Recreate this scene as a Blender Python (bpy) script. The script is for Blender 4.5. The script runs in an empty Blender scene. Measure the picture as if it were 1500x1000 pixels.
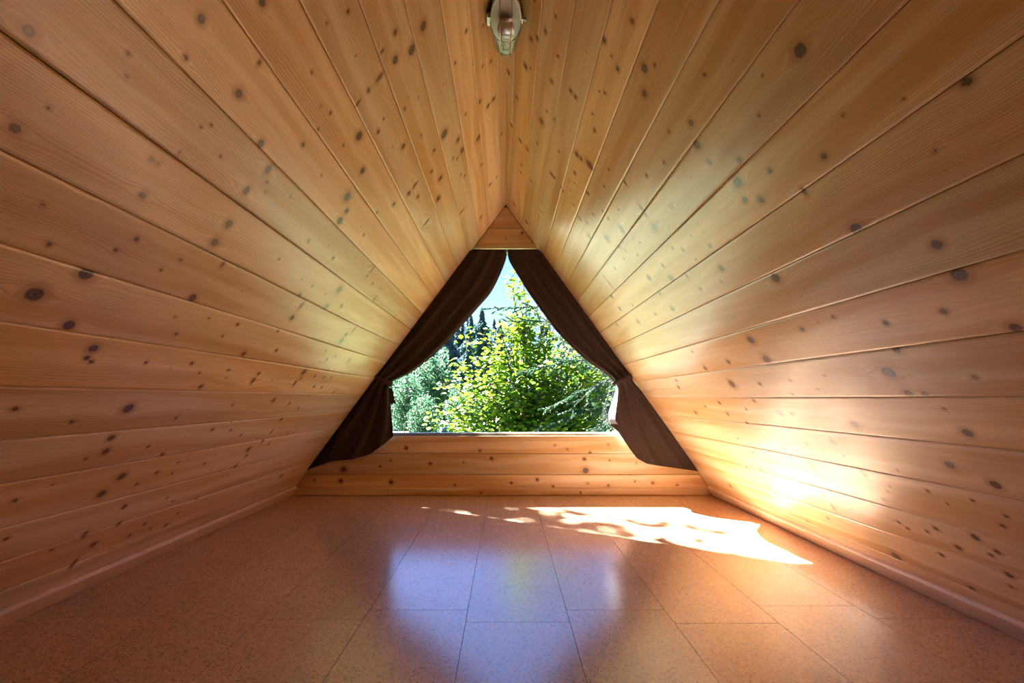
import bpy, math, random
import numpy as np
from mathutils import Vector, Matrix

SC = bpy.context.scene
COL = SC.collection
# ------------------------------------------------------------------ camera, sky, sun, exposure
F = 600.0                      # focal length in pixels of the 1500 x 1000 frame
VX, VY = 741.0, 583.0          # where the boards' lines meet
H = 0.64                       # camera height above the floor
S = H / 142.0                  # metres per pixel at the window wall
D = F * H / 142.0              # distance to the window wall
APEX = H + 283 * S             # ridge height
BL, BR = 1.345, 1.39           # steepness of the two roof slopes
REAR = -3.0                    # end of the room behind the camera

cam = bpy.data.cameras.new('camera')
cam.sensor_width = 36.0
cam.lens = F / 1500.0 * 36.0
cam.shift_x = (750.0 - VX) / 1500.0
cam.shift_y = (VY - 500.0) / 1500.0
cam.clip_start = 0.02
cam.clip_end = 500
camo = bpy.data.objects.new('camera', cam)
camo.location = (0, 0, H)
camo.rotation_euler = (math.pi / 2, 0, 0)
COL.objects.link(camo)
SC.camera = camo

SUN_DIR = Vector((1.225, -1.2055, -1.577)).normalized()
w = bpy.data.worlds.new('sky')
SC.world = w
w.use_nodes = True
nt = w.node_tree
sky = nt.nodes.new('ShaderNodeTexSky')
sky.sky_type = 'NISHITA'
sky.sun_disc = False
sky.sun_elevation = math.radians(42)
sky.sun_rotation = math.radians(-45)
sky.altitude = 900
sky.air_density = 1.0
sky.dust_density = 0.6
sky.ozone_density = 2.0
nt.nodes['Background'].inputs['Strength'].default_value = 0.34
skm = nt.nodes.new('ShaderNodeMix'); skm.data_type = 'RGBA'; skm.blend_type = 'MULTIPLY'
skm.inputs[0].default_value = 1.0; skm.inputs[7].default_value = (0.56, 0.73, 1.10, 1.0)
nt.links.new(sky.outputs[0], skm.inputs[6])
nt.links.new(skm.outputs[2], nt.nodes['Background'].inputs['Color'])

sun = bpy.data.lights.new('sun', 'SUN')
sun.energy = 110.0
sun.color = (1.0, 0.965, 0.92)
sun.angle = math.radians(0.53)
suno = bpy.data.objects.new('sun', sun)
suno.rotation_euler = SUN_DIR.to_track_quat('-Z', 'Y').to_euler()
suno.location = (-8, 12, 14)
COL.objects.link(suno)

SC.view_settings.view_transform = 'Standard'
SC.view_settings.look = 'None'
SC.view_settings.gamma = 1.0
SC.view_settings.use_curve_mapping = False
SC.view_settings.exposure = 0.48
SC.cycles.max_bounces = 14
SC.cycles.diffuse_bounces = 10
SC.cycles.glossy_bounces = 6
SC.cycles.transparent_max_bounces = 24
SC.cycles.sample_clamp_indirect = 8.0
SC.cycles.caustics_reflective = False
SC.cycles.caustics_refractive = False
SC.cycles.use_denoising = True

rng = np.random.default_rng(7)
random.seed(7)

# ------------------------------------------------------------------ node helpers
class NT:
    def __init__(self, name):
        self.m = bpy.data.materials.new(name)
        self.m.use_nodes = True
        self.t = self.m.node_tree
        self.b = self.t.nodes['Principled BSDF']
        self.out = self.t.nodes['Material Output']
    def n(self, kind, **kw):
        nd = self.t.nodes.new(kind)
        for k, v in kw.items():
            setattr(nd, k, v)
        return nd
    def link(self, a, b):
        self.t.links.new(a, b)
    def put(self, sock, v):
        if isinstance(v, bpy.types.NodeSocket):
            self.link(v, sock)
        else:
            sock.default_value = v
    def math(self, op, a, b=0.0, c=0.0, clamp=False):
        nd = self.n('ShaderNodeMath', operation=op, use_clamp=clamp)
        self.put(nd.inputs[0], a); self.put(nd.inputs[1], b); self.put(nd.inputs[2], c)
        return nd.outputs[0]
    def combine(self, x, y, z):
        nd = self.n('ShaderNodeCombineXYZ')
        for i, v in enumerate((x, y, z)):
            self.put(nd.inputs[i], v)
        return nd.outputs[0]
    def noise(self, vec, scale=1.0, detail=2.0, rough=0.5):
        nd = self.n('ShaderNodeTexNoise')
        self.put(nd.inputs['Vector'], vec)
        nd.inputs['Scale'].default_value = scale
        nd.inputs['Detail'].default_value = detail
        nd.inputs['Roughness'].default_value = rough
        return nd.outputs[0]
    def step(self, v, lo, hi, a=0.0, b=1.0):
        nd = self.n('ShaderNodeMapRange', interpolation_type='SMOOTHSTEP')
        self.put(nd.inputs[0], v)
        for i, q in enumerate((lo, hi, a, b)):
            self.put(nd.inputs[i + 1], q)
        return nd.outputs[0]
    def mix(self, f, a, b, blend='MIX'):
        nd = self.n('ShaderNodeMix', data_type='RGBA', blend_type=blend)
        self.put(nd.inputs[0], f)
        for s, v in ((nd.inputs[6], a), (nd.inputs[7], b)):
            if isinstance(v, bpy.types.NodeSocket):
                self.link(v, s)
            else:
                s.default_value = (*v, 1.0)
        return nd.outputs[2]
    def bump(self, h, strength, dist):
        nd = self.n('ShaderNodeBump')
        nd.inputs['Strength'].default_value = strength
        nd.inputs['Distance'].default_value = dist
        self.link(h, nd.inputs['Height'])
        return nd.outputs[0]
    def set(self, **kw):
        for k, v in kw.items():
            s = self.b.inputs[k.replace('_', ' ')]
            if isinstance(v, tuple) and len(v) == 3 and s.type == 'RGBA':
                v = (*v, 1.0)
            self.put(s, v)
        return self.m

def plain(name, col, rough=0.5, **kw):
    k = NT(name)
    n = k.noise(k.n('ShaderNodeTexCoord').outputs['Object'], 18.0, 3.0)
    c = k.mix(k.step(n, 0.3, 0.7), tuple(x * 0.88 for x in col), col)
    return k.set(Base_Color=c, Roughness=rough, **kw)

def pine(name, light, mid, dark, rough=0.33, bright=1.0):
    """varnished knotty pine; reads the grain and knot fields stored on each board"""
    k = NT(name)
    a = k.n('ShaderNodeAttribute', attribute_name='gr')
    sp = k.n('ShaderNodeSeparateXYZ'); k.link(a.outputs['Vector'], sp.inputs[0])
    g, y, r = sp.outputs
    q = k.n('ShaderNodeAttribute', attribute_name='kn')
    sq = k.n('ShaderNodeSeparateXYZ'); k.link(q.outputs['Vector'], sq.inputs[0])
    kd = sq.outputs[0]
    r50 = k.math('MULTIPLY', r, 57.0)
    warp = k.noise(k.combine(k.math('MULTIPLY', g, 7.0), k.math('MULTIPLY', y, 0.9), r50), 1.0, 2.0)
    gw = k.math('ADD', g, k.math('MULTIPLY', k.math('SUBTRACT', warp, 0.5), 0.085))
    wob = k.noise(k.combine(k.math('MULTIPLY', gw, 26.0), k.math('MULTIPLY', y, 1.3), r50), 1.0, 1.0)
    ph = k.math('ADD', k.math('MULTIPLY', gw, 1400.0), k.math('MULTIPLY', wob, 22.0))
    line = k.math('POWER', k.math('MULTIPLY_ADD', k.math('SINE', ph), 0.5, 0.5), 2.2)
    amp = k.step(k.noise(k.combine(k.math('MULTIPLY', gw, 22.0), k.math('MULTIPLY', y, 0.7), r50), 1.0, 1.0), 0.3, 0.70, 0.22, 1.0)
    fib = k.noise(k.combine(k.math('MULTIPLY', g, 700.0), k.math('MULTIPLY', y, 9.0), r50), 1.0, 3.0, 0.6)
    big = k.noise(k.combine(k.math('MULTIPLY', gw, 17.0), k.math('MULTIPLY', y, 1.1), k.math('ADD', r50, 9.0)), 1.0, 2.0)
    base = k.mix(k.step(big, 0.36, 0.62), light, mid)
    base = k.mix(k.math('MULTIPLY', k.math('MULTIPLY', line, amp), 0.58), base, dark)
    base = k.mix(k.step(fib, 0.35, 0.8, 0.0, 0.40), base, dark)
    # each board a little different
    tint = k.math('MULTIPLY_ADD', r, 0.26, 0.86)
    tc = k.combine(tint, k.math('MULTIPLY_ADD', r, 0.20, 0.88), k.math('MULTIPLY_ADD', r, 0.10, 0.90))
    base = k.mix(1.0, base, tc, 'MULTIPLY')
    # knots
    kn = k.noise(k.combine(k.math('MULTIPLY', g, 160.0), k.math('MULTIPLY', y, 160.0), r50), 1.0, 2.0)
    kk = k.math('ADD', kd, k.math('MULTIPLY', k.math('SUBTRACT', kn, 0.5), 0.35))
    halo = k.step(kk, 0.9, 2.2, 0.55, 0.0)
    base = k.mix(halo, base, (0.40, 0.17, 0.05))
    core = k.step(kk, 0.72, 1.0, 1.0, 0.0)
    rng_ = k.math('MULTIPLY_ADD', k.math('SINE', k.math('MULTIPLY', kk, 19.0)), 0.5, 0.5)
    kcol = k.mix(rng_, (0.042, 0.015, 0.006), (0.15, 0.064, 0.026))
    base = k.mix(k.math('MULTIPLY', core, 0.96), base, kcol)
    if bright != 1.0:
        base = k.mix(1.0, base, (bright,) * 3, 'MULTIPLY')
    wav = k.noise(k.combine(k.math('MULTIPLY', g, 16.0), k.math('MULTIPLY', y, 9.0), r50), 1.0, 2.0)
    hgt = k.math('ADD', k.math('MULTIPLY', line, 0.05), k.math('ADD', k.math('MULTIPLY', fib, 0.10), k.math('MULTIPLY', wav, 1.3)))
    k.link(k.bump(hgt, 0.45, 0.0024), k.b.inputs['Normal'])
    rr = k.math('MULTIPLY_ADD', fib, 0.12, rough - 0.05)
    return k.set(Base_Color=base, Roughness=rr, Specular_IOR_Level=0.55, Coat_Weight=0.30, Coat_Roughness=0.20)

M = {}
M['pine'] = pine('varnished_pine', (0.83, 0.635, 0.425), (0.66, 0.405, 0.19), (0.38, 0.185, 0.070))
M['pine_trim'] = pine('planed_pine', (0.80, 0.62, 0.46), (0.75, 0.55, 0.38), (0.58, 0.38, 0.24), 0.38)
M['backing'] = plain('dark_board', (0.10, 0.05, 0.02), 0.8)
M['aluminium'] = plain('aluminium', (0.62, 0.62, 0.61), 0.42, Metallic=0.55)
M['frame_white'] = plain('frame_white', (0.40, 0.43, 0.47), 0.4)
M['steel'] = plain('dark_steel', (0.10, 0.09, 0.085), 0.35, Metallic=0.8)
M['bulb'] = plain('opal_bulb', (0.80, 0.79, 0.75), 0.25)
M['rib_gleam'] = plain('rib_gleam_paint', (0.78, 0.80, 0.80), 0.15)  # opaque pale colour imitating reflections in the prismatic ribs
M['render_white'] = plain('outer_wall', (0.55, 0.5, 0.42), 0.9)

def cork():
    k = NT('cork')
    tc = k.n('ShaderNodeTexCoord').outputs['Object']
    oi = k.n('ShaderNodeObjectInfo').outputs['Random']
    v = k.n('ShaderNodeTexVoronoi'); v.inputs['Scale'].default_value = 230.0; k.link(tc, v.inputs['Vector'])
    sx = k.n('ShaderNodeSeparateXYZ'); k.link(v.outputs['Color'], sx.inputs[0])
    n1 = k.noise(tc, 120.0, 3.0, 0.6)
    n2 = k.noise(tc, 9.0, 2.0)
    c = k.mix(sx.outputs[0], (0.43, 0.265, 0.16), (0.75, 0.54, 0.385))
    c = k.mix(k.step(n1, 0.42, 0.66), c, (0.57, 0.38, 0.245))
    c = k.mix(k.step(sx.outputs[1], 0.90, 0.96, 0.0, 0.75), c, (0.13, 0.055, 0.022))
    c = k.mix(k.step(n2, 0.3, 0.7, 0.0, 0.22), c, (0.42, 0.255, 0.15))
    t = k.math('MULTIPLY_ADD', oi, 0.14, 0.93)
    c = k.mix(1.0, c, k.combine(t, t, t), 'MULTIPLY')
    fine = k.noise(tc, 330.0, 2.0, 0.6)
    k.link(k.bump(fine, 0.22, 0.0012), k.b.inputs['Normal'])
    k.link(k.bump(k.noise(tc, 260.0, 2.0, 0.6), 0.16, 0.0010), k.b.inputs['Coat Normal'])
    return k.set(Base_Color=c, Roughness=0.42, Specular_IOR_Level=0.5, Coat_Weight=1.0, Coat_Roughness=0.16, Coat_IOR=2.3)
M['cork'] = cork()

def cloth(name, c1, c2, rough=0.85):
    k = NT(name)
    tc = k.n('ShaderNodeTexCoord').outputs['Object']
    mp = k.n('ShaderNodeMapping'); mp.inputs['Scale'].default_value = (900, 40, 60); k.link(tc, mp.inputs[0])
    mq = k.n('ShaderNodeMapping'); mq.inputs['Scale'].default_value = (60, 40, 900); k.link(tc, mq.inputs[0])
    wv = k.math('ADD', k.noise(mp.outputs[0], 1.0, 1.0), k.noise(mq.outputs[0], 1.0, 1.0))
    c = k.mix(k.step(wv, 0.75, 1.25), c1, c2)
    k.link(k.bump(wv, 0.3, 0.0006), k.b.inputs['Normal'])
    return k.set(Base_Color=c, Roughness=rough, Sheen_Weight=0.25, Sheen_Roughness=0.4, Specular_IOR_Level=0.25)
M['curtain'] = cloth('brown_linen', (0.026, 0.014, 0.013), (0.052, 0.029, 0.025))
M['lining'] = cloth('pale_lining', (0.24, 0.235, 0.29), (0.31, 0.305, 0.36))

def glass(name, tint, gloss=0.06, rough=0.0):
    k = NT(name)
    tr = k.n('ShaderNodeBsdfTransparent'); tr.inputs[0].default_value = (*tint, 1)
    gl = k.n('ShaderNodeBsdfGlossy'); gl.inputs['Roughness'].default_value = rough
    lw = k.n('ShaderNodeLayerWeight'); lw.inputs[0].default_value = 0.35
    mx = k.n('ShaderNodeMixShader')
    k.link(k.math('MULTIPLY_ADD', lw.outputs['Fresnel'], 0.6, gloss), mx.inputs[0])
    k.link(tr.outputs[0], mx.inputs[1]); k.link(gl.outputs[0], mx.inputs[2])
    k.link(mx.outputs[0], k.out.inputs[0])
    return k.m
M['pane'] = glass('window_glass', (0.94, 0.97, 0.96), 0.0)
M['lamp_glass'] = glass('ribbed_glass', (0.93, 0.93, 0.92), 0.05, 0.08)

def leafmat(name, c1, c2, c3, trans=0.5, rough=0.55):
    k = NT(name)
    a = k.n('ShaderNodeAttribute', attribute_name='tint').outputs['Fac']
    c = k.mix(k.step(a, 0.0, 0.55), c1, c2)
    c = k.mix(k.step(a, 0.6, 1.0), c, c3)
    k.set(Base_Color=c, Roughness=rough, Specular_IOR_Level=0.4)
    tl = k.n('ShaderNodeBsdfTranslucent'); k.link(c, tl.inputs[0])
    mx = k.n('ShaderNodeMixShader'); mx.inputs[0].default_value = trans
    k.link(k.b.outputs[0], mx.inputs[1]); k.link(tl.outputs[0], mx.inputs[2])
    k.link(mx.outputs[0], k.out.inputs[0])
    return k.m
M['leaf'] = leafmat('lime_leaf', (0.040, 0.12, 0.006), (0.12, 0.22, 0.012), (0.30, 0.33, 0.025))
M['birch'] = leafmat('birch_leaf', (0.030, 0.085, 0.045), (0.050, 0.125, 0.065), (0.085, 0.15, 0.07), 0.4)
M['needle'] = leafmat('spruce_needle', (0.014, 0.050, 0.026), (0.028, 0.085, 0.040), (0.055, 0.12, 0.05), 0.3)
M['fir'] = leafmat('hazy_forest_needle', (0.030, 0.062, 0.075), (0.050, 0.092, 0.105), (0.075, 0.13, 0.135), 0.35, 0.8)  # distance haze put into the needle colour: bluish and lightened
M['bark'] = plain('bark', (0.055, 0.042, 0.032), 0.9)
M['lawn'] = plain('lawn_grass', (0.055, 0.085, 0.022), 0.9)
M['roof_metal'] = plain('roof_metal', (0.30, 0.33, 0.36), 0.45)
M['shed_wood'] = plain('shed_wood', (0.10, 0.07, 0.05), 0.8)
M['sign'] = plain('sign_white', (0.25, 0.26, 0.28), 0.5)

# ------------------------------------------------------------------ mesh helpers
def link(name, me, mat=None, parent=None, smooth=False, **props):
    o = bpy.data.objects.new(name, me)
    COL.objects.link(o)
    if mat is not None and me is not None and not me.materials:
        me.materials.append(mat)
    if parent is not None:
        o.parent = parent
    if smooth:
        me.polygons.foreach_set('use_smooth', np.ones(len(me.polygons), bool))
    for k_, v in props.items():
        o[k_] = v
    return o

def empty(name, loc=(0, 0, 0), **props):
    o = bpy.data.objects.new(name, None)
    o.location = loc
    o.empty_display_size = 0.1
    COL.objects.link(o)
    for k_, v in props.items():
        o[k_] = v
    return o

def mesh(name, verts, faces):
    me = bpy.data.meshes.new(name)
    me.from_pydata([tuple(v) for v in verts], [], [tuple(f) for f in faces])
    me.update()
    return me

def mesh_np(name, v, f):
    """v (n,3) float, f (m,k) int with k 3 or 4"""
    me = bpy.data.meshes.new(name)
    v = np.asarray(v, np.float32); f = np.asarray(f, np.int32)
    me.vertices.add(len(v)); me.vertices.foreach_set('co', v.ravel())
    k_ = f.shape[1]
    me.loops.add(f.size); me.loops.foreach_set('vertex_index', f.ravel())
    me.polygons.add(len(f)); me.polygons.foreach_set('loop_start', np.arange(0, f.size, k_, dtype=np.int32))
    me.update(calc_edges=True)
    return me

def prism(name, pts, depth_vec):
    """flat polygon pts swept along depth_vec"""
    n = len(pts)
    p = [Vector(q) for q in pts]; dv = Vector(depth_vec)
    v = p + [q + dv for q in p]
    nrm = sum(((p[i] - p[0]).cross(p[(i + 1) % n] - p[0]) for i in range(1, n - 1)), Vector())
    f = [tuple(range(n)), tuple(range(2 * n - 1, n - 1, -1))] + [(i, i + n, (i + 1) % n + n, (i + 1) % n) for i in range(n)]
    if nrm.dot(dv) > 0:
        f = [q[::-1] for q in f]
    return mesh(name, v, f)

def box_vf(lo, hi, c=0.0):
    x0, y0, z0 = lo; x1, y1, z1 = hi
    if c <= 0:
        v = [(x0, y0, z0), (x1, y0, z0), (x1, y1, z0), (x0, y1, z0), (x0, y0, z1), (x1, y0, z1), (x1, y1, z1), (x0, y1, z1)]
        f = [(0, 3, 2, 1), (4, 5, 6, 7), (0, 1, 5, 4), (1, 2, 6, 5), (2, 3, 7, 6), (3, 0, 4, 7)]
        return v, f
    v = [(x0, y0, z0), (x1, y0, z0), (x1, y1, z0), (x0, y1, z0), (x0, y0, z1 - c), (x1, y0, z1 - c), (x1, y1, z1 - c), (x0, y1, z1 - c),
         (x0 + c, y0 + c, z1), (x1 - c, y0 + c, z1), (x1 - c, y1 - c, z1), (x0 + c, y1 - c, z1)]
    f = [(0, 3, 2, 1), (0, 1, 5, 4), (1, 2, 6, 5), (2, 3, 7, 6), (3, 0, 4, 7), (4, 5, 9, 8), (5, 6, 10, 9), (6, 7, 11, 10), (7, 4, 8, 11), (8, 9, 10, 11)]
    return v, f

def tube(pts, rad, seg=8, caps=True):
    """tube along a polyline, radius a number or one per point"""
    pts = [Vector(p) for p in pts]; n = len(pts)
    rad = [rad] * n if np.isscalar(rad) else rad
    v, f = [], []
    up = None
    for i, p in enumerate(pts):
        t = (pts[min(i + 1, n - 1)] - pts[max(i - 1, 0)]).normalized()
        if up is None:
            up = t.orthogonal().normalized()
        up = (up - t * up.dot(t)).normalized()
        b = t.cross(up)
        for k_ in range(seg):
            a = 2 * math.pi * k_ / seg
            v.append(p + (up * math.cos(a) + b * math.sin(a)) * rad[i])
    for i in range(n - 1):
        for k_ in range(seg):
            a, b = i * seg + k_, i * seg + (k_ + 1) % seg
            f.append((a, b, b + seg, a + seg))
    if caps:
        f.append(tuple(range(seg - 1, -1, -1))); f.append(tuple(range((n - 1) * seg, n * seg)))
    return v, f

def join(*parts):
    v, f = [], []
    for pv, pf in parts:
        o = len(v); v += list(pv); f += [tuple(i + o for i in q) for q in pf]
    return v, f

# ------------------------------------------------------------------ knots seen on the boards (pixel x, y, half size, stretch across the grain)
KL = """42 45 12|72 158 5|22 188 11|188 79 5|185 112 5|294 186 4|295 28 9|272 84 6|350 137 9|380 92 8 2|384 3 9|479 34 4|510 17 5|457 106 4
470 155 3|484 165 4|466 189 4|540 132 5|526 199 9|309 183 4|525 150 9 3|579 47 6|579 88 8|620 38 9|603 73 10|560 75 8 2.5|556 113 12 2.5
593 159 4|562 174 3|598 142 2|613 143 2|667 92 3|683 45 4|693 93 2|707 97 3|719 90 4|703 149 4|715 155 5|723 145 5|708 37 3|682 167 3
650 124 2|521 82 3|503 213 3|531 250 7|509 288 10|508 309 6|498 323 8|577 299 4|554 193 5|575 215 2|591 214 6|608 271 9 3|599 283 5
612 288 4|632 251 4|645 261 6|642 291 6|617 198 3|636 220 4|651 196 10|671 205 6|677 220 6|664 232 3|670 232 3|701 202 7|625 325 10 3
705 241 3|676 310 8 3|705 318 4|718 270 4|728 259 3|735 196 3|675 256 3|681 257 3|552 311 3|630 284 2|529 332 2|208 286 8|222 233 6
231 239 5|262 223 6 2|62 300 5|72 358 6|170 366 5|200 350 6|265 381 4|323 229 4|335 328 9|315 355 9|326 387 8 2|393 248 11 1.6|391 266 4
389 281 3.5|361 279 11 1.6|425 288 4 2|425 308 2|456 328 2|452 353 4|409 379 3|488 378 4|382 210 8|444 212 5|471 257 3|487 353 2|481 360 2
533 344 3|520 377 2|50 431 16|127 401 14|101 476 11|137 510 9|127 524 6|134 530 5|282 436 9|236 395 4|257 464 3|258 489 4|212 470 2
214 531 4|250 539 2|281 532 4|292 546 3|294 566 5|306 466 3|348 475 4|326 492 3|407 485 3|405 513 4|357 518 5|355 426 2|391 441 2
439 432 5|441 448 9 2|428 465 6|478 449 6|500 448 4|457 419 3|442 409 2|497 424 8|477 431 2|545 395 9 4|538 404 3|546 415 3|557 422 2
548 438 6 3|518 483 8 3|507 490 5|500 499 7|477 514 3|492 521 3|479 526 4|468 530 2|511 528 5|490 540 4 3|335 542 3|379 547 4|371 557 8 2
331 553 2|399 556 2|422 550 2|445 545 7|441 554 3|432 561 7 2|461 551 3|475 552 3|485 553 3|460 566 3|471 567 3|488 575 6 3|22 599 6
105 618 5|188 598 11|163 641 8|155 661 8|126 672 4|217 654 4|178 698 9|149 723 9|200 709 4|230 692 4|78 709 3|238 665 5|258 612 4
401 586 5|341 593 3|424 591 3|437 598 3|339 618 2|311 629 4|338 630 3|353 637 3|412 614 4|398 632 7 3|385 645 6 2|364 658 6|361 667 4
344 684 7 2|261 677 3|276 674 2|300 679 3|252 693 3|412 697 4|316 666 2|394 650 3|420 636 6 4|22 733 5|182 742 6|25 748 2|9 789 5
75 806 4|124 783 9 2|137 797 7|108 825 13 3|174 767 5|245 729 3|253 734 3|288 730 3|190 784 4|212 767 4|221 773 3|243 769 4|260 752 3"""
KR = """783 1 3|814 24 4|799 46 5|787 56 5|778 57 5|817 82 4|808 119 5|770 97 6|777 100 3|745 106 5|757 143 4|793 177 7|801 163 3|836 133 5
843 142 5|868 167 3|878 134 2.5|886 136 3.5|885 59 6|896 82 3|905 101 5|926 31 6|944 100 9|959 95 4|944 137 8|858 75 2|911 68 2|749 183 4
762 206 5|772 218 5|787 210 3|812 175 3|824 197 2|819 222 3|871 191 4|845 226 6|851 232 5|864 242 12 1.6|842 253 4|808 255 5|812 260 4
834 265 2|842 268 5 3|822 274 3|825 280 3|836 279 2|861 283 4|885 273 3|892 248 3|879 290 2|869 314 4|883 309 3|849 320 7 2.5|860 326 4
840 300 5 3|939 304 9 2|906 307 3|891 320 3|911 336 10 1.5|889 349 7|863 346 6|916 268 8 3|947 257 4|973 238 4|966 230 2|980 193 4
984 303 5|959 333 9|946 315 4|980 333 2|764 242 3|763 252 3|778 265 3|753 298 4|771 325 5|793 310 6 3|1032 109 4|1172 74 14|1117 111 3
1112 170 4|1235 168 4|1012 180 7|1074 88 2|1021 212 9|1039 237 6|1083 234 7|1080 267 11|1091 293 7|1115 293 7|1128 250 6|1207 229 7
1012 260 2|1022 326 2.5|1012 345 2|1031 341 2|1178 280 9 2|1416 120 10|1323 145 4|1369 222 5|1254 335 12|1372 358 11|1405 402 15
985 363 3|1000 366 4|1040 360 4|1019 380 2.5|983 407 7|1006 404 6 2|1057 393 7|1057 413 4|1026 423 4|985 452 5|1136 407 11|1100 498 9
1175 482 5|1014 515 3|1220 464 4|1198 471 3|1298 473 6|1382 456 7|1313 512 8|1301 545 14|1428 552 6|1488 480 11|907 361 5|916 367 3
927 349 2.5|937 355 2.5|934 373 3|914 379 2.5|901 393 3|885 405 5 3|893 415 9 3|896 434 5|908 452 4|951 407 6|971 389 4|960 460 3
935 471 5|967 430 3|927 447 3|904 475 5 3|1033 539 5|1067 530 5|1123 526 10|1072 562 9|1113 562 4|1158 557 4|1161 577 4|1198 570 3
1208 550 3|991 557 3|994 567 4|1054 590 4|1033 595 3|1066 606 4|1019 604 4|1093 599 3|1105 587 4|1143 605 6|1160 606 4|1094 619 4
1130 639 3|1145 653 6|1180 649 6|1219 646 6|1103 663 3|1128 674 3|1190 683 9 1.5|1236 668 3|1081 642 2|1094 685 5 3|1114 687 5 3
1331 576 8|1355 577 7|1252 622 8|1417 634 10|1383 599 4|1391 681 9|1458 710 10|1315 689 3|1266 695 8 2|1303 712 3|1300 719 4|1294 731 4
1359 719 4|1425 733 4|1388 738 3|1239 734 3|1205 698 7|1151 721 7 3|1186 731 6 3|1205 722 4|1221 743 9 3|1247 746 2|1183 764 3|1213 759 3
1070 711 4|1474 756 5|1469 770 5|1317 765 4|1330 774 4|1358 778 4|1371 774 5|1404 802 6|1429 787 8|1461 808 6|1452 813 5|1478 842 7
1380 813 5|1313 815 10|1425 863 7|1481 859 4|1342 790 2"""
KG = """595 656 3.5|611 642 3|630 679 3|503 687 5|499 704 4|573 706 4|557 683 2.5|572 674 2|703 660 2.5|720 671 3.5|679 677 2|666 710 2
461 703 2|864 663 3|856 672 3.5|858 689 6|831 658 2|813 652 2|787 702 3|749 707 2.5|810 712 2.5|861 708 2|891 711 2.5|930 705 2|956 707 3
992 710 2|891 651 2|893 674 2|932 678 2|765 341 2.5|741 349 1.5|705 722 3|850 720 3"""
def knots(t):
    for q in t.replace('\n', '|').split('|'):
        a = [float(x) for x in q.split()]
        yield a[0], a[1], a[2], (a[3] if len(a) > 3 else 1.0)

def slope_knots(t, sg, B):
    out = []
    k_ = math.sqrt(1 + B * B)
    for x, y, r, e in knots(t):
        dx, dz = (x - VX) / F, (VY - y) / F
        tt = 283 * S / (dz + B * sg * dx)
        out.append((abs(tt * dx) * k_, tt, r * tt / F, e))
    # further boards behind the camera have knots of their own
    for _ in range(240):
        out.append((rng.uniform(0, 2.3), rng.uniform(REAR, 0.42), rng.uniform(0.004, 0.016), 1.0))
    return np.array(out)

# ------------------------------------------------------------------ boards
def board(name, parent, mat, frame, w0, w1, ends, kn, fine, gap=0.0006, cham=0.0011, thick=0.014, step=(0.0055, 0.006), rnd=None):
    """one board. frame = (origin, across, along, normal); across runs w0..w1, along runs ends(w) = (a, b)
    fine = (c, d): the stretch along the board that is meshed finely so it carries the knot field"""
    O, A, L, N = [np.array(q, float) for q in frame]
    n = max(3, int((w1 - w0) / step[0]))
    inner = np.linspace(w0 + gap + cham, w1 - gap - cham, n)
    ww = np.concatenate(([w0 + gap, w0 + gap], inner, [w1 - gap, w1 - gap]))
    hh = np.concatenate(([-thick, -cham], np.zeros(n), [-cham, -thick]))
    if fine is None:
        tt = np.linspace(0, 1, max(3, int((ends(w0)[1] - ends(w0)[0]) / 0.012)))
    else:
        a, b = ends(w0)
        c, d = max(a, fine[0]), min(b, fine[1])
        pos = np.concatenate((np.linspace(a, c, max(2, int((c - a) / 0.03)))[:-1] if c > a else [], np.linspace(c, d, max(2, int((d - c) / step[1]))),
                              np.linspace(d, b, 3)[1:] if b > d else []))
        tt = (pos - a) / (b - a)
    W, T = np.meshgrid(ww, tt, indexing='ij')
    e = np.array([ends(x) for x in ww])
    P = e[:, :1] + (e[:, 1:] - e[:, :1]) * T
    Hh = np.repeat(hh[:, None], len(tt), 1)
    V = O + W[..., None] * A + P[..., None] * L + Hh[..., None] * N
    ni, nj = W.shape
    idx = np.arange(ni * nj).reshape(ni, nj)
    Q = np.stack((idx[:-1, :-1], idx[1:, :-1], idx[1:, 1:], idx[:-1, 1:]), -1).reshape(-1, 4)
    v = V.reshape(-1, 3)
    f0 = Q[len(tt) * 2]
    nn = np.cross(v[f0[1]] - v[f0[0]], v[f0[2]] - v[f0[0]])
    if nn.dot(N) < 0:
        Q = Q[:, ::-1]
    # end caps
    me = mesh_np(name, v, Q)
    # fields
    w_, p_ = W.ravel(), P.ravel()
    kd = np.full(w_.shape, 9.0)
    g = w_.copy()
    if len(kn):
        own = kn[(kn[:, 0] > w0 - 0.004) & (kn[:, 0] < w1 + 0.004)]
        for kw, kp, kr, ke in own:
            kr = max(kr * 0.84, 0.0023)
            near = np.abs(p_ - kp) < max(0.10, kr * 9)
            dw, dp = w_[near] - kw, p_[near] - kp
            ra, rl = (kr, kr / ke)
            d = np.hypot(dw / ra, dp / rl)
            kd[near] = np.minimum(kd[near], d)
            rho2 = dw * dw + (dp * 0.45) ** 2
            rr = kr * 1.15
            g[near] -= np.where(rho2 > rr * rr, dw * rr * rr / np.maximum(rho2, 1e-9), dw * 0.99) * np.exp(-(dp / (kr * 7 + 0.02)) ** 2)
    rnd = rng.random() if rnd is None else rnd
    at = me.attributes.new('gr', 'FLOAT_VECTOR', 'POINT')
    at.data.foreach_set('vector', np.stack((g, p_, np.full_like(g, rnd)), -1).astype(np.float32).ravel())
    at = me.attributes.new('kn', 'FLOAT_VECTOR', 'POINT')
    at.data.foreach_set('vector', np.stack((kd, kd * 0, kd * 0), -1).astype(np.float32).ravel())
    return link(name, me, mat, parent)

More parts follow.
